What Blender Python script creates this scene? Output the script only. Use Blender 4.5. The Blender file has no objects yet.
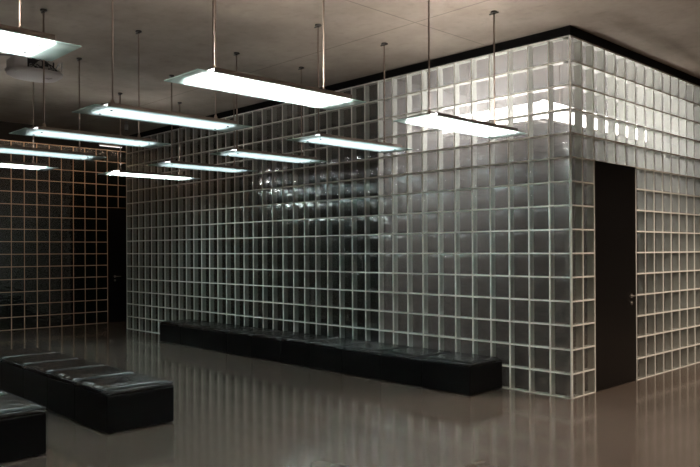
import bpy, bmesh, math, random
from mathutils import Vector, Matrix
random.seed(7)
PI = math.pi
scene = bpy.context.scene
COL = scene.collection

# ------------------------------------------------------------------ materials
def new_mat(name):
    m = bpy.data.materials.new(name); m.use_nodes = True
    nt = m.node_tree; nt.nodes.clear()
    out = nt.nodes.new('ShaderNodeOutputMaterial')
    return m, nt, out

def N(nt, kind, **kw):
    n = nt.nodes.new(kind)
    for k, v in kw.items():
        if k in n.inputs: n.inputs[k].default_value = v
        else: setattr(n, k, v)
    return n

def principled(name, color, rough=.5, metal=0.0, bump=None, var=None, spec=.5, coat=0.0):
    """var=(scale, colour2); bump=(scale, strength, distance)"""
    m, nt, out = new_mat(name)
    p = N(nt, 'ShaderNodeBsdfPrincipled')
    p.inputs['Base Color'].default_value = (*color, 1)
    p.inputs['Roughness'].default_value = rough
    p.inputs['Metallic'].default_value = metal
    p.inputs['Specular IOR Level'].default_value = spec
    p.inputs['Coat Weight'].default_value = coat
    nt.links.new(p.outputs[0], out.inputs[0])
    tc = N(nt, 'ShaderNodeTexCoord')
    if var:
        t = N(nt, 'ShaderNodeTexNoise', Scale=var[0], Detail=4.0)
        nt.links.new(tc.outputs['Object'], t.inputs['Vector'])
        r = N(nt, 'ShaderNodeValToRGB')
        r.color_ramp.elements[0].position = .3; r.color_ramp.elements[1].position = .7
        r.color_ramp.elements[0].color = (*color, 1); r.color_ramp.elements[1].color = (*var[1], 1)
        nt.links.new(t.outputs['Fac'], r.inputs[0]); nt.links.new(r.outputs[0], p.inputs['Base Color'])
    if bump:
        t = N(nt, 'ShaderNodeTexNoise', Scale=bump[0], Detail=3.0)
        nt.links.new(tc.outputs['Object'], t.inputs['Vector'])
        b = N(nt, 'ShaderNodeBump', Strength=bump[1], Distance=bump[2])
        nt.links.new(t.outputs['Fac'], b.inputs['Height']); nt.links.new(b.outputs[0], p.inputs['Normal'])
    return m

def emission(name, color, strength):
    m, nt, out = new_mat(name)
    e = N(nt, 'ShaderNodeEmission', Strength=strength)
    e.inputs['Color'].default_value = (*color, 1)
    nt.links.new(e.outputs[0], out.inputs[0])
    return m

def thin_fresnel(nt, ior):
    """fresnel of a thin sheet, the same from both sides"""
    g = N(nt, 'ShaderNodeNewGeometry'); mr = N(nt, 'ShaderNodeMapRange')
    mr.inputs['To Min'].default_value = ior; mr.inputs['To Max'].default_value = 1/ior
    nt.links.new(g.outputs['Backfacing'], mr.inputs['Value'])
    fr = N(nt, 'ShaderNodeFresnel'); nt.links.new(mr.outputs[0], fr.inputs['IOR'])
    return fr

def front_glass(name, tint, rough=.06, gain=1.0, wave=.5, broad=.5, rough2=.32):
    """outer skin of a glass block: see-through, mirror-like by fresnel, gently wavy"""
    m, nt, out = new_mat(name)
    tr = N(nt, 'ShaderNodeBsdfTransparent'); tr.inputs[0].default_value = (*tint, 1)
    gl = N(nt, 'ShaderNodeBsdfAnisotropic') if False else N(nt, 'ShaderNodeBsdfGlossy')
    gl.inputs['Roughness'].default_value = rough
    fr = thin_fresnel(nt, 1.52)
    mul = N(nt, 'ShaderNodeMath', operation='MULTIPLY'); mul.inputs[1].default_value = gain
    mul.use_clamp = True
    mix = N(nt, 'ShaderNodeMixShader')
    tc = N(nt, 'ShaderNodeTexCoord')
    mp = N(nt, 'ShaderNodeMapping'); mp.inputs['Scale'].default_value = (1, 1, 2.2)
    n1 = N(nt, 'ShaderNodeTexNoise', Scale=6.5, Detail=1.5)
    bp = N(nt, 'ShaderNodeBump', Strength=wave, Distance=.012)
    L = nt.links.new
    L(tc.outputs['Object'], mp.inputs[0]); L(mp.outputs[0], n1.inputs['Vector'])
    L(n1.outputs['Fac'], bp.inputs['Height'])
    L(bp.outputs[0], gl.inputs['Normal'])
    g2 = N(nt, 'ShaderNodeBsdfGlossy', Roughness=rough2); mg = N(nt, 'ShaderNodeMixShader'); mg.inputs[0].default_value = broad
    L(gl.outputs[0], mg.inputs[1]); L(g2.outputs[0], mg.inputs[2])
    cap = N(nt, 'ShaderNodeMath', operation='MINIMUM'); cap.inputs[1].default_value = .46
    L(fr.outputs[0], mul.inputs[0]); L(mul.outputs[0], cap.inputs[0]); L(cap.outputs[0], mix.inputs[0])
    L(tr.outputs[0], mix.inputs[1]); L(mg.outputs[0], mix.inputs[2]); L(mix.outputs[0], out.inputs[0])
    return m

def back_glass(name, tint, frost=.45, rib=True):
    """inner skin of a glass block: finely fluted, part frosted"""
    m, nt, out = new_mat(name)
    L = nt.links.new
    tc = N(nt, 'ShaderNodeTexCoord')
    mp = N(nt, 'ShaderNodeMapping'); mp.inputs['Scale'].default_value = (1, 1, .06)
    n1 = N(nt, 'ShaderNodeTexNoise', Scale=55.0, Detail=2.0)
    L(tc.outputs['Object'], mp.inputs[0]); L(mp.outputs[0], n1.inputs['Vector'])
    rmp = N(nt, 'ShaderNodeMapRange'); rmp.inputs['From Min'].default_value = .35; rmp.inputs['From Max'].default_value = .65
    rmp.inputs['To Min'].default_value = frost * .85; rmp.inputs['To Max'].default_value = min(1, frost * 1.15)
    L(n1.outputs['Fac'], rmp.inputs['Value'])
    tr = N(nt, 'ShaderNodeBsdfTransparent'); tr.inputs[0].default_value = (*tint, 1)
    tl = N(nt, 'ShaderNodeBsdfTranslucent'); tl.inputs[0].default_value = (*tint, 1)
    mix = N(nt, 'ShaderNodeMixShader'); L(rmp.outputs[0], mix.inputs[0])
    L(tr.outputs[0], mix.inputs[1]); L(tl.outputs[0], mix.inputs[2])
    gl = N(nt, 'ShaderNodeBsdfGlossy', Roughness=.12)
    n2 = N(nt, 'ShaderNodeTexNoise', Scale=9.0, Detail=2.0); L(tc.outputs['Object'], n2.inputs['Vector'])
    bp = N(nt, 'ShaderNodeBump', Strength=.7, Distance=.02); L(n2.outputs['Fac'], bp.inputs['Height'])
    L(bp.outputs[0], gl.inputs['Normal'])
    fr = thin_fresnel(nt, 1.5)
    mix2 = N(nt, 'ShaderNodeMixShader'); L(fr.outputs[0], mix2.inputs[0])
    L(mix.outputs[0], mix2.inputs[1]); L(gl.outputs[0], mix2.inputs[2]); L(mix2.outputs[0], out.inputs[0])
    return m

def concrete(name, c1, c2, rough, bump=.15, joints=None, spec=.3, scale=.6, rough2=None, speck=.85):
    m, nt, out = new_mat(name); L = nt.links.new
    p = N(nt, 'ShaderNodeBsdfPrincipled'); p.inputs['Roughness'].default_value = rough
    p.inputs['Specular IOR Level'].default_value = spec
    L(p.outputs[0], out.inputs[0])
    tc = N(nt, 'ShaderNodeTexCoord')
    n1 = N(nt, 'ShaderNodeTexNoise', Scale=scale, Detail=8.0, Roughness=.62)
    L(tc.outputs['Object'], n1.inputs['Vector'])
    r = N(nt, 'ShaderNodeValToRGB'); r.color_ramp.elements[0].position = .33; r.color_ramp.elements[1].position = .68
    r.color_ramp.elements[0].color = (*c1, 1); r.color_ramp.elements[1].color = (*c2, 1)
    L(n1.outputs['Fac'], r.inputs[0])
    col = r.outputs[0]
    # small dark pits / specks
    n2 = N(nt, 'ShaderNodeTexNoise', Scale=scale * 14, Detail=5.0); L(tc.outputs['Object'], n2.inputs['Vector'])
    r2 = N(nt, 'ShaderNodeValToRGB'); r2.color_ramp.elements[0].position = .3; r2.color_ramp.elements[1].position = .45
    r2.color_ramp.elements[0].color = (speck, speck, speck, 1); r2.color_ramp.elements[1].color = (1, 1, 1, 1)
    L(n2.outputs['Fac'], r2.inputs[0])
    mx = N(nt, 'ShaderNodeMix', data_type='RGBA', blend_type='MULTIPLY'); mx.inputs[0].default_value = 1
    L(col, mx.inputs[6]); L(r2.outputs[0], mx.inputs[7]); col = mx.outputs[2]
    if joints:
        sx, ox, sy, oy = joints
        sep = N(nt, 'ShaderNodeSeparateXYZ'); L(tc.outputs['Object'], sep.inputs[0])
        facs = []
        for o, s, off in ((sep.outputs[0], sx, ox), (sep.outputs[1], sy, oy)):
            a = N(nt, 'ShaderNodeMath', operation='SUBTRACT'); a.inputs[1].default_value = off; L(o, a.inputs[0])
            w = N(nt, 'ShaderNodeMath', operation='PINGPONG'); w.inputs[1].default_value = s / 2
            ad = N(nt, 'ShaderNodeMath', operation='ABSOLUTE')
            L(a.outputs[0], w.inputs[0]); L(w.outputs[0], ad.inputs[0])
            lt = N(nt, 'ShaderNodeMath', operation='LESS_THAN'); lt.inputs[1].default_value = .009
            L(ad.outputs[0], lt.inputs[0]); facs.append(lt.outputs[0])
        mm = N(nt, 'ShaderNodeMath', operation='MAXIMUM'); L(facs[0], mm.inputs[0]); L(facs[1], mm.inputs[1])
        ms = N(nt, 'ShaderNodeMath', operation='MULTIPLY'); ms.inputs[1].default_value = .4; L(mm.outputs[0], ms.inputs[0])
        mj = N(nt, 'ShaderNodeMix', data_type='RGBA'); L(ms.outputs[0], mj.inputs[0]); L(col, mj.inputs[6])
        mj.inputs[7].default_value = (.03, .025, .02, 1); col = mj.outputs[2]
    L(col, p.inputs['Base Color'])
    if rough2 is not None:
        n3 = N(nt, 'ShaderNodeTexNoise', Scale=1.3, Detail=6.0); L(tc.outputs['Object'], n3.inputs['Vector'])
        mr = N(nt, 'ShaderNodeMapRange'); mr.inputs['From Min'].default_value = .3; mr.inputs['From Max'].default_value = .7
        mr.inputs['To Min'].default_value = rough; mr.inputs['To Max'].default_value = rough2
        L(n3.outputs['Fac'], mr.inputs['Value']); L(mr.outputs[0], p.inputs['Roughness'])
    b = N(nt, 'ShaderNodeBump', Strength=bump, Distance=.01)
    L(n2.outputs['Fac'], b.inputs['Height']); L(b.outputs[0], p.inputs['Normal'])
    return m

M = {}
M['floor'] = concrete('polished_concrete', (.092, .073, .060), (.142, .114, .094), .09, bump=.0, spec=.5, scale=.5, rough2=.15, speck=.97)
M['ceil'] = concrete('ceiling_concrete', (.22, .185, .155), (.40, .345, .29), .75, bump=.05, joints=(6.6, -1.02, 8.8, -1.25), scale=.7, speck=.9)
M['wallc'] = concrete('wall_concrete', (.10, .085, .07), (.15, .13, .11), .7, bump=.12)
M['dark'] = principled('black_paint', (.004, .004, .004), .6, spec=.1)
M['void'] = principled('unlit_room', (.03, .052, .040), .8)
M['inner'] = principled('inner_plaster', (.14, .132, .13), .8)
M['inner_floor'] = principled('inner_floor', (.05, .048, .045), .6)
M['joint'] = principled('pale_joint', (.88, .88, .82), .4, var=(3.0, (.94, .94, .88)))
M['side'] = principled('block_side_glass', (.72, .74, .70), .35)
M['joint_tan'] = principled('tan_joint', (.68, .46, .31), .5, var=(2.0, (.82, .60, .43)))
M['gfront'] = front_glass('block_outer_glass', (.87, .90, .875), .075, 7.5, .5, .5, .28)
M['gback'] = back_glass('block_inner_glass', (.86, .85, .84), .21)
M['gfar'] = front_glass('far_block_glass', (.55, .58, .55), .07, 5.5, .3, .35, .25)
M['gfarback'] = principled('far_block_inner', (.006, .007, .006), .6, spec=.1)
M['door'] = principled('black_door', (.005, .0045, .0045), .35)
M['steel'] = principled('brushed_steel', (.62, .60, .57), .3, 1.0)
M['rod'] = principled('bronze_rod', (.26, .20, .16), .5, .2)
M['mount'] = principled('dark_mount', (.05, .045, .04), .45, .5)
M['housing'] = principled('lamp_housing', (.22, .18, .155), .4, .4)
M['leather'] = principled('black_leather', (.003, .003, .0034), .42, bump=(60, .25, .004), spec=.22)
M['leather_top'] = principled('black_leather_top', (.008, .0078, .0078), .24, bump=(7, 1.0, .02), spec=.33)
M['piping'] = principled('leather_piping', (.05, .05, .052), .25, spec=.9)
M['rubber'] = principled('black_plastic', (.01, .01, .01), .6)
M['white_plastic'] = principled('pale_plastic', (.45, .42, .40), .5)
M['grey_plastic'] = principled('grey_plastic', (.28, .26, .24), .5)
LAMP_HI = emission('lamp_light_full', (1.0, .99, .97), 30.0)
LAMP_LO = emission('lamp_light_soft', (.93, .96, 1.0), 4.8)
UP_HI = emission('uplight_full', (1.0, .88, .80), 380.0)
UP_LO = emission('uplight_soft', (1.0, .91, .84), 17.0)
M['inlight'] = emission('inner_tube_light', (1.0, .92, .90), 15.5)
M['wash'] = emission('wall_wash_light', (1.0, .74, .52), 14.0)
M['strip'] = emission('strip_light', (1.0, .95, .88), 1.1)

def lamp_glass():
    m, nt, out = new_mat('lamp_panel_glass'); L = nt.links.new
    tr = N(nt, 'ShaderNodeBsdfTransparent'); tr.inputs[0].default_value = (.92, .98, .97, 1)
    tl = N(nt, 'ShaderNodeBsdfTranslucent'); tl.inputs[0].default_value = (.82, .90, .90, 1)
    df = N(nt, 'ShaderNodeBsdfDiffuse'); df.inputs[0].default_value = (.48, .84, .78, 1)
    gl = N(nt, 'ShaderNodeBsdfGlossy', Roughness=.1)
    a = N(nt, 'ShaderNodeMixShader'); a.inputs[0].default_value = .5
    b = N(nt, 'ShaderNodeMixShader'); b.inputs[0].default_value = .66
    c = N(nt, 'ShaderNodeMixShader'); fr = thin_fresnel(nt, 1.45)
    L(tl.outputs[0], a.inputs[1]); L(df.outputs[0], a.inputs[2])
    L(tr.outputs[0], b.inputs[1]); L(a.outputs[0], b.inputs[2])
    L(fr.outputs[0], c.inputs[0]); L(b.outputs[0], c.inputs[1]); L(gl.outputs[0], c.inputs[2])
    L(c.outputs[0], out.inputs[0]); return m
M['lampglass'] = lamp_glass()

# ------------------------------------------------------------------ mesh helpers
class MB:
    """collects vertices and faces (with a material slot) for ONE mesh object"""
    def __init__(s): s.v = []; s.f = []; s.m = []; s.sm = []
    def quad(s, a, b, c, d, mi=0, smooth=False):
        n = len(s.v); s.v += [tuple(a), tuple(b), tuple(c), tuple(d)]; s.f.append((n, n+1, n+2, n+3)); s.m.append(mi); s.sm.append(smooth)
    def box(s, x0, x1, y0, y1, z0, z1, mi=0):
        n = len(s.v)
        s.v += [(x0,y0,z0),(x1,y0,z0),(x1,y1,z0),(x0,y1,z0),(x0,y0,z1),(x1,y0,z1),(x1,y1,z1),(x0,y1,z1)]
        for q in ((0,3,2,1),(4,5,6,7),(0,1,5,4),(1,2,6,5),(2,3,7,6),(3,0,4,7)):
            s.f.append(tuple(n+i for i in q)); s.m.append(mi); s.sm.append(False)
    def cyl(s, p, q, r, seg=12, r2=None, mi=0):
        p = Vector(p); q = Vector(q); d = (q-p).normalized(); r2 = r if r2 is None else r2
        a = d.orthogonal().normalized(); b = d.cross(a); n = len(s.v)
        for i in range(seg):
            t = 2*PI*i/seg; o = a*math.cos(t)+b*math.sin(t)
            s.v.append(tuple(p+o*r)); s.v.append(tuple(q+o*r2))
        for i in range(seg):
            j = (i+1) % seg
            s.f.append((n+2*i, n+2*j, n+2*j+1, n+2*i+1)); s.m.append(mi); s.sm.append(True)
        s.f.append(tuple(n+2*i for i in reversed(range(seg)))); s.m.append(mi); s.sm.append(False)
        s.f.append(tuple(n+2*i+1 for i in range(seg))); s.m.append(mi); s.sm.append(False)
    def tube(s, pts, r, seg=8, mi=0):
        for a, b in zip(pts, pts[1:]): s.cyl(a, b, r, seg, mi=mi)
    def build(s, name, mats, parent=None, origin=(0,0,0), bevel=0, segs=2):
        me = bpy.data.meshes.new(name)
        o = Vector(origin)
        me.from_pydata([tuple(Vector(v)-o) for v in s.v], [], s.f)
        if not isinstance(mats, (list, tuple)): mats = [mats]
        for m in mats: me.materials.append(m)
        for p, mi, sm in zip(me.polygons, s.m, s.sm): p.material_index = mi; p.use_smooth = sm
        me.update()
        ob = bpy.data.objects.new(name, me); COL.objects.link(ob); ob.location = o
        if parent: ob.parent = parent
        if bevel:
            b = ob.modifiers.new('bevel', 'BEVEL'); b.width = bevel; b.segments = segs; b.limit_method = 'ANGLE'
            for p in me.polygons: p.use_smooth = True
            w = ob.modifiers.new('wn', 'WEIGHTED_NORMAL'); w.keep_sharp = True
        return ob

def structure(o, label=None):
    o['kind'] = 'structure'
    if label: o['label'] = label
    return o

def tag(o, label, cat, group=None):
    o['label'] = label; o['category'] = cat
    if group: o['group'] = group
    return o

def empty(name, loc, rz=0):
    o = bpy.data.objects.new(name, None); COL.objects.link(o); o.location = loc; o.rotation_euler = (0, 0, rz)
    o.empty_display_size = .1
    return o

def copy_tree(o, parent=None):
    c = o.copy(); COL.objects.link(c); c.parent = parent
    for ch in list(o.children): copy_tree(ch, c)
    return c

# ------------------------------------------------------------------ glass block walls
B = .25; ROWS = 15; TOP = B*ROWS; CEIL = 3.85; DEPTH = .09; JT = .0155

def glass_wall(name, P, ncols, skip, mats, label, k0=0, corner=False, DEPTH=.09, puff=.007):
    """P(s, d, z): s metres along the wall, d metres into it. skip(k, r) leaves out cells."""
    mb = MB()
    def pbox(s0, s1, d0, d1, z0, z1):
        c = [P(s, d, z) for z in (z0, z1) for (s, d) in ((s0,d0),(s1,d0),(s1,d1),(s0,d1))]
        n = len(mb.v); mb.v += c
        for q, mi in (((0,3,2,1),3),((4,5,6,7),3),((0,1,5,4),0),((1,2,6,5),3),((2,3,7,6),0),((3,0,4,7),3)):
            mb.f.append(tuple(n+i for i in q)); mb.m.append(mi); mb.sm.append(False)
    h = JT/2
    live = lambda k, r: 0 <= r < ROWS and k0 <= k < k0+ncols and not skip(k, r)
    for k in range(k0, k0+ncols+1):          # vertical joints, run by run
        r = 0
        while r < ROWS:
            if live(k, r) or live(k-1, r):
                e = r
                while e < ROWS and (live(k, e) or live(k-1, e)): e += 1
                pbox(k*B-h, k*B+h, 0, .012 if (k == 0 and corner) else DEPTH, r*B, e*B); r = e
            else: r += 1
    for r in range(0, ROWS+1):               # horizontal joints
        k = k0
        while k < k0+ncols:
            if live(k, r) or live(k, r-1):
                e = k
                while e < k0+ncols and (live(e, r) or live(e, r-1)): e += 1
                z0 = max(0, r*B-h); z1 = r*B+h
                pbox(k*B, e*B, .0015, DEPTH-.0015, z0, z1); k = e
            else: k += 1
    G = 7
    flip = (Vector(P(1, 0, 0))-Vector(P(0, 0, 0))).cross(Vector((0, 0, 1))).dot(Vector(P(0, 1, 0))-Vector(P(0, 0, 0))) > 0
    for k in range(k0, k0+ncols):
        for r in range(ROWS):
            if not live(k, r): continue
            for (d0, sgn, mi, amp) in ((.0075, -1, 1, puff), (DEPTH-.008, 1, 2, .003)):
                tx = random.uniform(-.010, .010); tz = random.uniform(-.012, .012)
                n = len(mb.v)
                for j in range(G+1):
                    for i in range(G+1):
                        u = -1+2*i/G; v = -1+2*j/G
                        bul = amp*(1-u**4)*(1-v**4)
                        s = (k+.5)*B+u*(B/2-h); z = (r+.5)*B+v*(B/2-h)
                        mb.v.append(P(s, d0+sgn*bul+(tx*u+tz*v)*.1*(1-u*u*v*v), z))
                for j in range(G):
                    for i in range(G):
                        a = n+j*(G+1)+i
                        mb.f.append((a, a+G+1, a+G+2, a+1) if flip else (a, a+1, a+G+2, a+G+1)); mb.m.append(mi); mb.sm.append(True)
    o = mb.build(name, mats)
    return structure(o, label)

GW = [M['joint'], M['gfront'], M['gback'], M['side']]
# long face of the glass box (runs away to the left from the corner at the origin)
glass_wall('wall_left', lambda s, d, z: (-s, d, z), 39, lambda k, r: False, GW,
           'long glass block wall behind the row of black leather cubes', corner=True)
# short face of the glass box (runs away to the right), door opening in columns 2-5
glass_wall('wall_right', lambda s, d, z: (-d, s, z), 24, lambda k, r: (2 <= k <= 5 and r < 10), GW,
           'glass block wall with the black door, right of the corner', corner=True)
# far wall
FX = -11.2; FO = .285
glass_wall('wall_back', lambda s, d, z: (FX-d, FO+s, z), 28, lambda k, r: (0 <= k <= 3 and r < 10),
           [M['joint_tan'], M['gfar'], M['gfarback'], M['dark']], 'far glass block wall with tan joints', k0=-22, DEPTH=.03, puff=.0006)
b = MB(); b.box(FX-.22, FX-.13, FO-22*B-.1, FO+6*B+.1, 0, 4.25)
structure(b.build('wall_back_lining', M['dark']))

# ------------------------------------------------------------------ shell
b = MB(); b.box(-12.5, 7.0, -9.6, 9.2, -.12, 0); structure(b.build('floor', M['floor']))
b = MB(); b.box(-9.65, 7.0, -9.6, 9.2, CEIL, CEIL+.15); structure(b.build('ceiling', M['ceil']))
b = MB(); b.box(-12.5, -9.65, -9.6, 9.2, 4.25, 4.35); b.box(-9.67, -9.65, -9.6, 9.2, CEIL, 4.25)
structure(b.build('ceiling_slot', M['dark']))
b = MB(); b.box(FX-.12, FX, FO-22*B, FO+6*B, TOP+.008, 4.25); structure(b.build('trim_1', M['dark'], origin=(FX, 0, TOP)))
b = MB(); b.box(FX-.3, FX, -9.5, FO-22*B-.01, 0, 4.25); b.box(FX-.3, FX, FO+6*B+.01, 9.1, 0, 4.25); structure(b.build('wall_far_end', M['wallc']))
b = MB(); b.box(-12.4, 7.0, -9.6, -9.5, 0, CEIL); structure(b.build('wall_near', M['wallc']))
b = MB(); b.box(6.9, 7.0, -9.5, 9.1, 0, CEIL); structure(b.build('wall_side', M['wallc']))
b = MB(); b.box(-11.1, 6.9, 9.1, 9.2, 0, CEIL); structure(b.build('wall_end', M['wallc']))
# black fascia between blocks and ceiling
b = MB(); b.box(-9.75, 0.012, -.012, .09, TOP+.008, CEIL); b.box(-.09, .012, .09, 6.0, TOP+.008, CEIL)
structure(b.build('trim_2', M['dark'], origin=(0, 0, TOP)))
# inside of the box
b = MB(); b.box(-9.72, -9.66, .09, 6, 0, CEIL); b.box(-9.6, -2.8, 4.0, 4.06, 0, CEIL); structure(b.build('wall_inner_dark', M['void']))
b = MB(); b.box(-2.80, -2.74, .12, 5.9, 0, CEIL-.002); b.box(-2.74, -.12, 5.2, 5.26, 0, CEIL-.002)
structure(b.build('wall_inner_light', M['inner']))
b = MB(); b.box(-2.74, -.12, .12, 5.2, CEIL-.03, CEIL-.004); structure(b.build('ceiling_inner', M['inner']))
b = MB(); b.box(-2.74, -.12, .12, 5.2, .001, .012); structure(b.build('floor_inner', M['inner_floor']))
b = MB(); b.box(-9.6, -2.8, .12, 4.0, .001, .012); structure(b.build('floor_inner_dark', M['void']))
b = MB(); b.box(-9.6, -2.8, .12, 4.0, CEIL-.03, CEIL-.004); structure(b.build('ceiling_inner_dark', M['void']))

# ------------------------------------------------------------------ doors
def door(name, label, loc, rz, knob_s):
    root = empty(name, loc, rz); structure(root, label)
    b = MB(); b.box(0, 1.0-.016, -.035, .015, .008, 2.5-.012); b.build('door_leaf', M['door'], root, bevel=.003)
    b = MB(); b.box(-.008, 0, -.06, .02, 0, 2.5); b.box(1.0-.016, 1.0-.008, -.06, .02, 0, 2.5); b.box(0, .984, -.06, .02, 2.488, 2.5)
    b.build('door_frame', M['dark'], root)
    sx = -1 if knob_s > .5 else 1
    b = MB(); b.cyl((knob_s, .015, 1.0), (knob_s, .022, 1.0), .026, 16); b.cyl((knob_s, .02, 1.0), (knob_s, .062, 1.0), .009, 10)
    b.cyl((knob_s, .058, 1.0), (knob_s+sx*.125, .058, 1.0), .009, 10)
    h = b.build('door_handle', M['steel'], root); h['label'] = 'steel lever handle'
    b = MB(); b.cyl((knob_s, .015, .915), (knob_s, .024, .915), .024, 16); b.cyl((knob_s, .022, .915), (knob_s, .030, .915), .009, 10)
    h = b.build('keyhole', M['steel'], root); h['label'] = 'round steel lock rosette'
# local +y points out of the wall; right face faces +x -> rotate -90deg maps +y to +x, +x to -y
door('door_1', 'tall black door in the glass block wall right of the corner', (-.02, 1.508, 0), -PI/2, .13)
door('door_2', 'black door in the far glass block wall', (FX-.02, FO+1.008, 0), -PI/2, 1.0-.16)

# ------------------------------------------------------------------ leather cubes
CW = .648
def make_cube(w=.64, d=.60):
    root = empty('leather_cube', (0, 0, 0))
    b = MB(); b.box(-w/2, w/2, -d/2, d/2, .008, .305); b.build('body', M['leather'], root, bevel=.014, segs=3)
    # seat cushion: shallow dome with soft corners
    G = 14; mb = MB(); n0 = 0
    rows = []
    def sq(u): return u
    for j in range(G+1):
        for i in range(G+1):
            u = -1+2*i/G; v = -1+2*j/G
            z = .352 + .004*(1-u*u)*(1-v*v) - .022*max(0, abs(u)-.93)/.07 - .022*max(0, abs(v)-.93)/.07
            z += .0018*math.sin(5*u+3*v)*(1-u*u)*(1-v*v)
            mb.v.append((u*(w/2-.002), v*(d/2-.002), z))
    for j in range(G):
        for i in range(G):
            a = j*(G+1)+i; mb.f.append((a, a+1, a+G+2, a+G+1)); mb.m.append(0); mb.sm.append(True)
    ring = [i for i in range(G)] + [G+j*(G+1) for j in range(G)] + [(G+1)*(G+1)-1-i for i in range(G)] + [(G-j)*(G+1) for j in range(G)]
    n = len(mb.v)
    for a in ring: x, y, z = mb.v[a]; mb.v.append((x*1.003, y*1.003, .304))
    R = len(ring)
    for i in range(R):
        j = (i+1) % R; mb.f.append((ring[j], ring[i], n+i, n+j)); mb.m.append(0); mb.sm.append(True)
    mb.build('seat', M['leather_top'], root)
    mb = MB(); e = .004; x = w/2-.004; y = d/2-.004; z = .334
    c = [(x-.01,-y,z),(x,-y+.01,z),(x,y-.01,z),(x-.01,y,z),(-x+.01,y,z),(-x,y-.01,z),(-x,-y+.01,z),(-x+.01,-y,z)]
    mb.tube(c+[c[0]], .0045, 6); p = mb.build('piping', M['piping'], root); p['label'] = 'raised piped seam round the seat'
    for sx in (-1, 1):
        for sy in (-1, 1):
            f = MB(); f.cyl((sx*(w/2-.06), sy*(d/2-.06), 0), (sx*(w/2-.06), sy*(d/2-.06), .0085), .022, 12)
            f.build('foot', M['rubber'], root)
    return root

ordn = ['first', 'second', 'third', 'fourth', 'fifth', 'sixth', 'seventh', 'eighth', 'ninth', 'tenth']
proto = make_cube(); first = True
def place(x, y, label, group, rz=0, sx=1, sy=1, sz=1):
    global first
    o = proto if first else copy_tree(proto); first = False
    o.location = (x, y, 0); o.rotation_euler.z = rz; o.scale = (sx, sy, sz)
    tag(o, label, 'ottoman', group)
    return o
seams = [-.820, -1.487, -2.135, -2.80, -3.425, -4.045, -4.72, -5.36, -6.02, -6.70, -7.385]
for i in range(10):
    x0, x1 = seams[i], seams[i+1]; w = x0-x1
    lab = ('black leather cube seat at the right-hand end of the long row against the glass blocks' if i == 0 else
           'black leather cube seat at the far left end of the long row by the blocks' if i == 9 else
           f'{ordn[i]} black leather cube seat from the right in the long row against the glass blocks')
    place((x0+x1)/2, -.327+.004*random.uniform(-1, 1)+i*.004, lab, 'leather cubes in the row against the glass wall', 0, (w-.004)/.64)
for i in range(5):
    lab = ('black leather cube seat with creased top at the near end of the middle row' if i == 0 else
           'last black leather cube seat at the far end of the middle row' if i == 4 else
           f'{ordn[i]} black leather cube seat from the near end of the middle row')
    w = .655
    place(-2.0-.325-i*w, -3.758+i*.006, lab, 'leather cubes in the free-standing middle row', 0, (w-.006)/.64, 1.06, 1.075)
for i in range(2):
    place(-1.755-.36-i*.73, -4.97, ['black leather cube seat at the right end of the nearest row, lower left corner',
          'second black leather cube seat of the nearest row, cut by the left edge'][i], 'leather cubes in the nearest row', 0, .725/.64, 1, 1.07)

# ------------------------------------------------------------------ pendant lamps
LZ = 2.664
def make_lamp(light, wide, up):
    L = .74; W = .207
    root = empty('pendant_lamp', (0, 0, LZ))
    # pane of glass with the frosted window lit in its middle
    b = MB(); b.box(-W, W, -L, L, 0, .008); g = b.build('glass_panel', M['lampglass'], root, bevel=.002, segs=1); g['label'] = 'pale green glass panel under the lamp'
    b = MB(); b.box(-wide, wide, -L+.135, L-.135, .0105, .036); g = b.build('diffuser', light, root); g['label'] = 'glowing white diffuser'
    # arched sheet-metal housing above
    mb = MB(); S = 12; hw = wide+.016
    half = [(-hw, .009), (-hw, .042), (-hw*.9, .047), (-hw*.6, .053), (-hw*.3, .056), (-hw*.12, .057)]
    prof = half + [(0, .057)] + [(-a, c) for a, c in reversed(half)]; S = len(prof)-1
    ys = [-.605, -.60, -.405, -.40, .40, .405, .60, .605]; sc = [.95, 1, 1, .99, .99, 1, 1, .95]
    for yy, s in zip(ys, sc):
        for (px, pz) in prof: mb.v.append((px*s, yy, .012+(pz-.012)*s))
    for j in range(len(ys)-1):
        for i in range(S):
            if 2 <= j <= 4 and i in (5, 6): continue      # slot for the uplight
            a = j*(S+1)+i; mb.f.append((a, a+1, a+S+2, a+S+1)); mb.m.append(0); mb.sm.append(True)
    for j in (0, len(ys)-1):
        mb.f.append(tuple(j*(S+1)+i for i in range(S+1))); mb.m.append(0); mb.sm.append(False)
    mb.build('housing', M['housing'], root)
    b = MB(); b.cyl((.0, -.34, .046), (.0, .34, .046), .007, 10); t = b.build('uplight_tube', up, root); t['label'] = 'slim tube lighting the ceiling'
    for sy in (-1, 1):
        b = MB(); b.cyl((0, sy*.49, .08), (0, sy*.49, CEIL-LZ-.012), .0075, 10)
        r = b.build('rod', M['rod'], root)
        b = MB(); b.cyl((0, sy*.49, .066), (0, sy*.49, .105), .022, 12, .009); b.build('rod_socket', M['rod'], r)
        b = MB(); b.cyl((0, sy*.49, CEIL-LZ-.014), (0, sy*.49, CEIL-LZ), .032, 16)
        b.cyl((-.05, sy*.49, CEIL-LZ-.018), (.05, sy*.49, CEIL-LZ-.018), .008, 8)
        b.cyl((0, sy*.49, CEIL-LZ-.03), (0, sy*.49, CEIL-LZ-.012), .011, 12)
        b.build('ceiling_mount', M['mount'], root)
    for sx in (-1, 1):
        for sy in (-1, 1):
            b = MB(); b.cyl((sx*.10, sy*(L-.19), -.008), (sx*.10, sy*(L-.19), 0), .010, 10); b.build('bolt', M['mount'], root)
    return root

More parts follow.
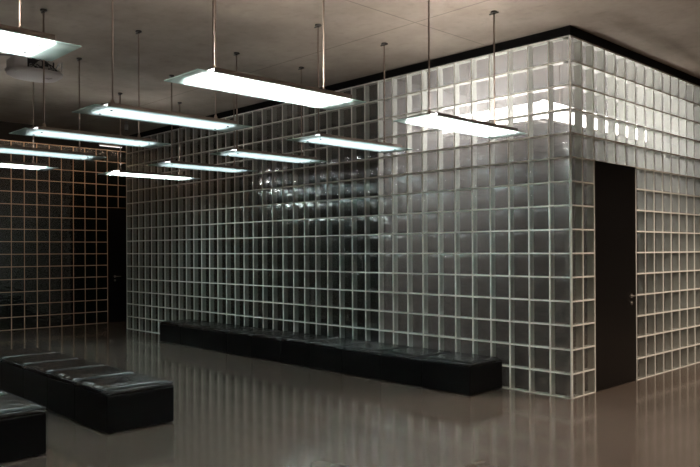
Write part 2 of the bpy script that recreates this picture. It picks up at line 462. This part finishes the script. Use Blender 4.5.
XS = [-.275, -1.74, -3.175, -4.645, -6.10]
rowname = {-1.435: 'the row nearest the glass block wall', -3.65: 'the middle row', -5.865: 'the row nearest the camera'}
LAB = {
 (0, 0): 'brightly lit pendant lamp hanging in front of the pale lit glass blocks',
 (1, 0): 'soft blue-white pendant lamp just left of the seam between dark and pale blocks',
 (2, 0): 'dim pendant lamp in the wall row, third from the right, below the two-rod crossing',
 (3, 0): 'small dim pendant lamp low in front of the dark blocks, left of the third one',
 (4, 0): 'farthest small bright pendant lamp of the wall row, above the far door',
 (0, 1): 'large bright pendant lamp with teal glass ends in the middle of the ceiling',
 (1, 1): 'soft white pendant lamp with pale glass end, left of the large bright central one',
 (2, 1): 'soft pendant lamp hanging below and left of the upper-left pale one',
 (3, 1): 'dim pendant lamp cut by the left edge, above the thin bright one',
 (4, 1): 'thin bright pendant lamp lowest at the left edge',
 (0, 2): 'bright pendant lamp cut by the top left edge with teal glass end',
 (1, 2): 'pendant lamp just beyond the left edge of the photo, second of the near row',
 (2, 2): 'pendant lamp beyond the left edge, third of the near row',
 (3, 2): 'pendant lamp beyond the left edge, fourth of the near row',
 (4, 2): 'pendant lamp beyond the left edge, farthest of the near row'}
hi = make_lamp(LAMP_HI, .178, UP_HI); lo = make_lamp(LAMP_LO, .150, UP_LO); far = make_lamp(LAMP_HI, .178, UP_LO)
used = set()
for j, y in enumerate((-1.435, -3.65, -5.865)):
    for i, x in enumerate(XS):
        if (i, j) not in LAB: continue
        src = hi if i == 0 else (far if i == 4 else lo)
        o = src if src.name not in used else copy_tree(src); used.add(src.name)
        o.location = (x, y, LZ); tag(o, LAB[(i, j)], 'lamp', 'long glass pendant lamps under the concrete ceiling')

# lamp tubes inside the glass box (seen blurred through the blocks)
for (x, y, rz, ln, lab) in ((-.55, .35, 0, 2.7, 'light box inside the glass box, glowing behind the blocks of the door wall'),
                       (-.60, .45, PI/2, 1.45, 'light box inside the glass box, glowing behind the pale blocks left of the corner')):
    root = empty('inner_light_box', (x, y, 3.02), rz); tag(root, lab, 'lamp', 'light boxes inside the glass box')
    b = MB(); b.box(-.02, .02, .02, ln-.02, 0, .20); b.build('light_box', M['inlight'], root, bevel=.008)
    b = MB(); tw = .021 if rz == 0 else .085; b.box(-tw, tw, 0, ln, -.03, -.005); b.build('tray', M['white_plastic'], root)  # opaque tray added, width set to block light on the lower blocks
    b = MB()
    for yy in (.4, ln-.4): b.cyl((0, yy, .202), (0, yy, CEIL-.035-3.02), .006, 8)
    b.build('hanger', M['rod'], root)

# ------------------------------------------------------------------ small ceiling things
PZ = 3.465
root = empty('ceiling_projector', (-4.46, -3.75, PZ)); tag(root, 'pale open oval projector cradle with tangled cables hung under the ceiling, upper left', 'projector')
mb = MB(); S = 40; prof = [(.0, .0), (.5, .0), (.8, .018), (.95, .05), (1.0, .085), (.97, .085), (.90, .05), (.78, .03), (.0, .02)]
def sup(t, p=.75): c, s_ = math.cos(t), math.sin(t); return (math.copysign(abs(c)**p, c), math.copysign(abs(s_)**p, s_))
for (r, z) in prof:
    for i in range(S):
        cx, sy_ = sup(2*PI*i/S); mb.v.append((cx*r*.22, sy_*r*.30, z))
for j in range(len(prof)-1):
    for i in range(S):
        k = (i+1) % S; mb.f.append((j*S+i, j*S+k, (j+1)*S+k, (j+1)*S+i)); mb.m.append(0); mb.sm.append(True)
mb.build('shell', M['white_plastic'], root)
b = MB(); b.box(-.12, .06, -.10, .20, .03, .22); b.build('projector_body', M['rubber'], root, bevel=.01)
for (y0, y1, z0, z1) in ((-.08, -.02, .09, .16), (.0, .05, .12, .2), (.07, .12, .08, .15), (.13, .17, .14, .21)):
    b = MB(); b.box(.055, .085, y0, y1, z0, z1); b.build('terminal_block', M['grey_plastic'], root, bevel=.003)
b = MB(); b.box(-.13, .14, -.265, -.12, .03, .215); b.build('side_cover', M['white_plastic'], root, bevel=.03, segs=4)
b = MB(); b.tube([(.12*math.cos(k*PI/14)-.02, .24+.055*math.sin(k*PI/14*1.0), .05+.19*math.sin(k*PI/14)) for k in range(15)], .010, 8)
b.build('rim_loop', M['white_plastic'], root)
for s_i in range(8):
    b = MB(); a0 = random.uniform(0, 6); pts = []
    for k in range(13):
        t = k/12; pts.append((.115+.03*math.sin(a0+5*t), -.10+.32*t+.03*math.cos(a0*2+6*t), .10+.09*math.sin(PI*t)*math.sin(a0)+.035*math.sin(a0*3+9*t)))
    b.tube(pts, .005, 6); b.build('cable', M['rubber'] if s_i % 3 else M['grey_plastic'], root)
b = MB(); b.cyl((-.03, 0, .21), (-.03, 0, CEIL-PZ), .02, 12); b.cyl((-.03, 0, CEIL-PZ-.015), (-.03, 0, CEIL-PZ), .06, 20); b.build('ceiling_pole', M['mount'], root)
b = MB(); b.tube([(.02, -.20-.06*k, .24-.045*math.sin(k*PI/12)) for k in range(9)]+[(.02, -.75, .26), (.02, -.80, CEIL-PZ)], .007, 6); b.build('power_cable', M['rubber'], root)

root = empty('ceiling_camera', (-8.15, -.80, CEIL)); tag(root, 'tiny grey security camera hanging under the ceiling near the far door', 'camera')
b = MB(); b.cyl((0, 0, -.03), (0, 0, 0), .03, 14); b.cyl((0, 0, -.07), (0, 0, -.03), .01, 8); b.build('bracket', M['grey_plastic'], root)
b = MB(); b.cyl((0, 0, -.16), (0, 0, -.065), .032, 14); b.build('camera_body', M['white_plastic'], root)
b = MB(); b.cyl((0, 0, -.17), (0, 0, -.158), .022, 14); b.build('lens', M['rubber'], root)

root = empty('strip_light', (FX-.002, .10, 3.84)); tag(root, 'thin lit strip light on the black band above the far door', 'lamp')
b = MB(); b.box(0, .04, 0, .52, 0, .03); b.build('body', M['grey_plastic'], root)
b = MB(); b.box(.006, .036, .01, .51, -.012, -.001); b.build('tube', M['strip'], root)

root = empty('slot_light', (-9.80, -5.2, 4.12)); tag(root, 'warm linear wall-washing light hidden in the dark ceiling slot before the far wall', 'lamp')  # unseen warm strip added to brighten the far wall joints
b = MB(); b.box(0, .10, 0, 6.6, 0, .13); b.build('body', M['dark'], root)
b = MB(); b.box(-.02, -.002, .02, 6.58, .01, .06); b.build('tube', M['wash'], root)

# unseen warm fill downlights, added to warm the floor right of the corner
def downlight(x, y, lab):
    root = empty('recessed_downlight', (x, y, CEIL)); tag(root, lab, 'lamp', 'recessed ceiling downlights right of the camera view')
    b = MB(); b.cyl((0, 0, -.012), (0, 0, -.0005), .09, 24); b.build('trim_ring', M['steel'], root)
    ld = bpy.data.lights.new('downlight_bulb', 'SPOT'); ld.energy = 330; ld.color = (1, .80, .64); ld.spot_size = 2.3; ld.spot_blend = .6; ld.shadow_soft_size = .07
    lo_ = bpy.data.objects.new('bulb', ld); COL.objects.link(lo_); lo_.parent = root; lo_.location = (0, 0, -.03)
for i, (x, y) in enumerate(((2.2, 1.8), (3.6, -2.0), (2.2, 5.2))):
    downlight(x, y, ['warm ceiling downlight over the floor outside the black door', 'warm ceiling downlight over the open floor before the corner', 'warm ceiling downlight far along the door wall'][i])

# ------------------------------------------------------------------ world, camera
w = bpy.data.worlds.new('world'); scene.world = w; w.use_nodes = True
w.node_tree.nodes['Background'].inputs[0].default_value = (.5, .5, .5, 1)
w.node_tree.nodes['Background'].inputs[1].default_value = .0

yaw, pitch, roll = -.80599584, .003699, -.004919
f = Vector((math.sin(yaw)*math.cos(pitch), math.cos(yaw)*math.cos(pitch), math.sin(pitch)))
r = Vector((math.cos(yaw), -math.sin(yaw), 0)); u = r.cross(f)
r2 = r*math.cos(roll)+u*math.sin(roll); u2 = -r*math.sin(roll)+u*math.cos(roll)
cd = bpy.data.cameras.new('camera'); cam = bpy.data.objects.new('camera', cd); COL.objects.link(cam)
cam.matrix_world = Matrix(((r2.x, u2.x, -f.x, 3.81011), (r2.y, u2.y, -f.y, -6.81423), (r2.z, u2.z, -f.z, 1.54097), (0, 0, 0, 1)))
cd.sensor_width = 36; cd.lens = 36*724.43/700; cd.shift_y = 14.366/700; cd.clip_start = .05
scene.camera = cam
scene.cycles.transparent_max_bounces = 16
scene.view_settings.view_transform = 'Standard'; scene.view_settings.look = 'None'
scene.view_settings.gamma = 1; scene.view_settings.use_curve_mapping = False
scene.view_settings.exposure = 0.68
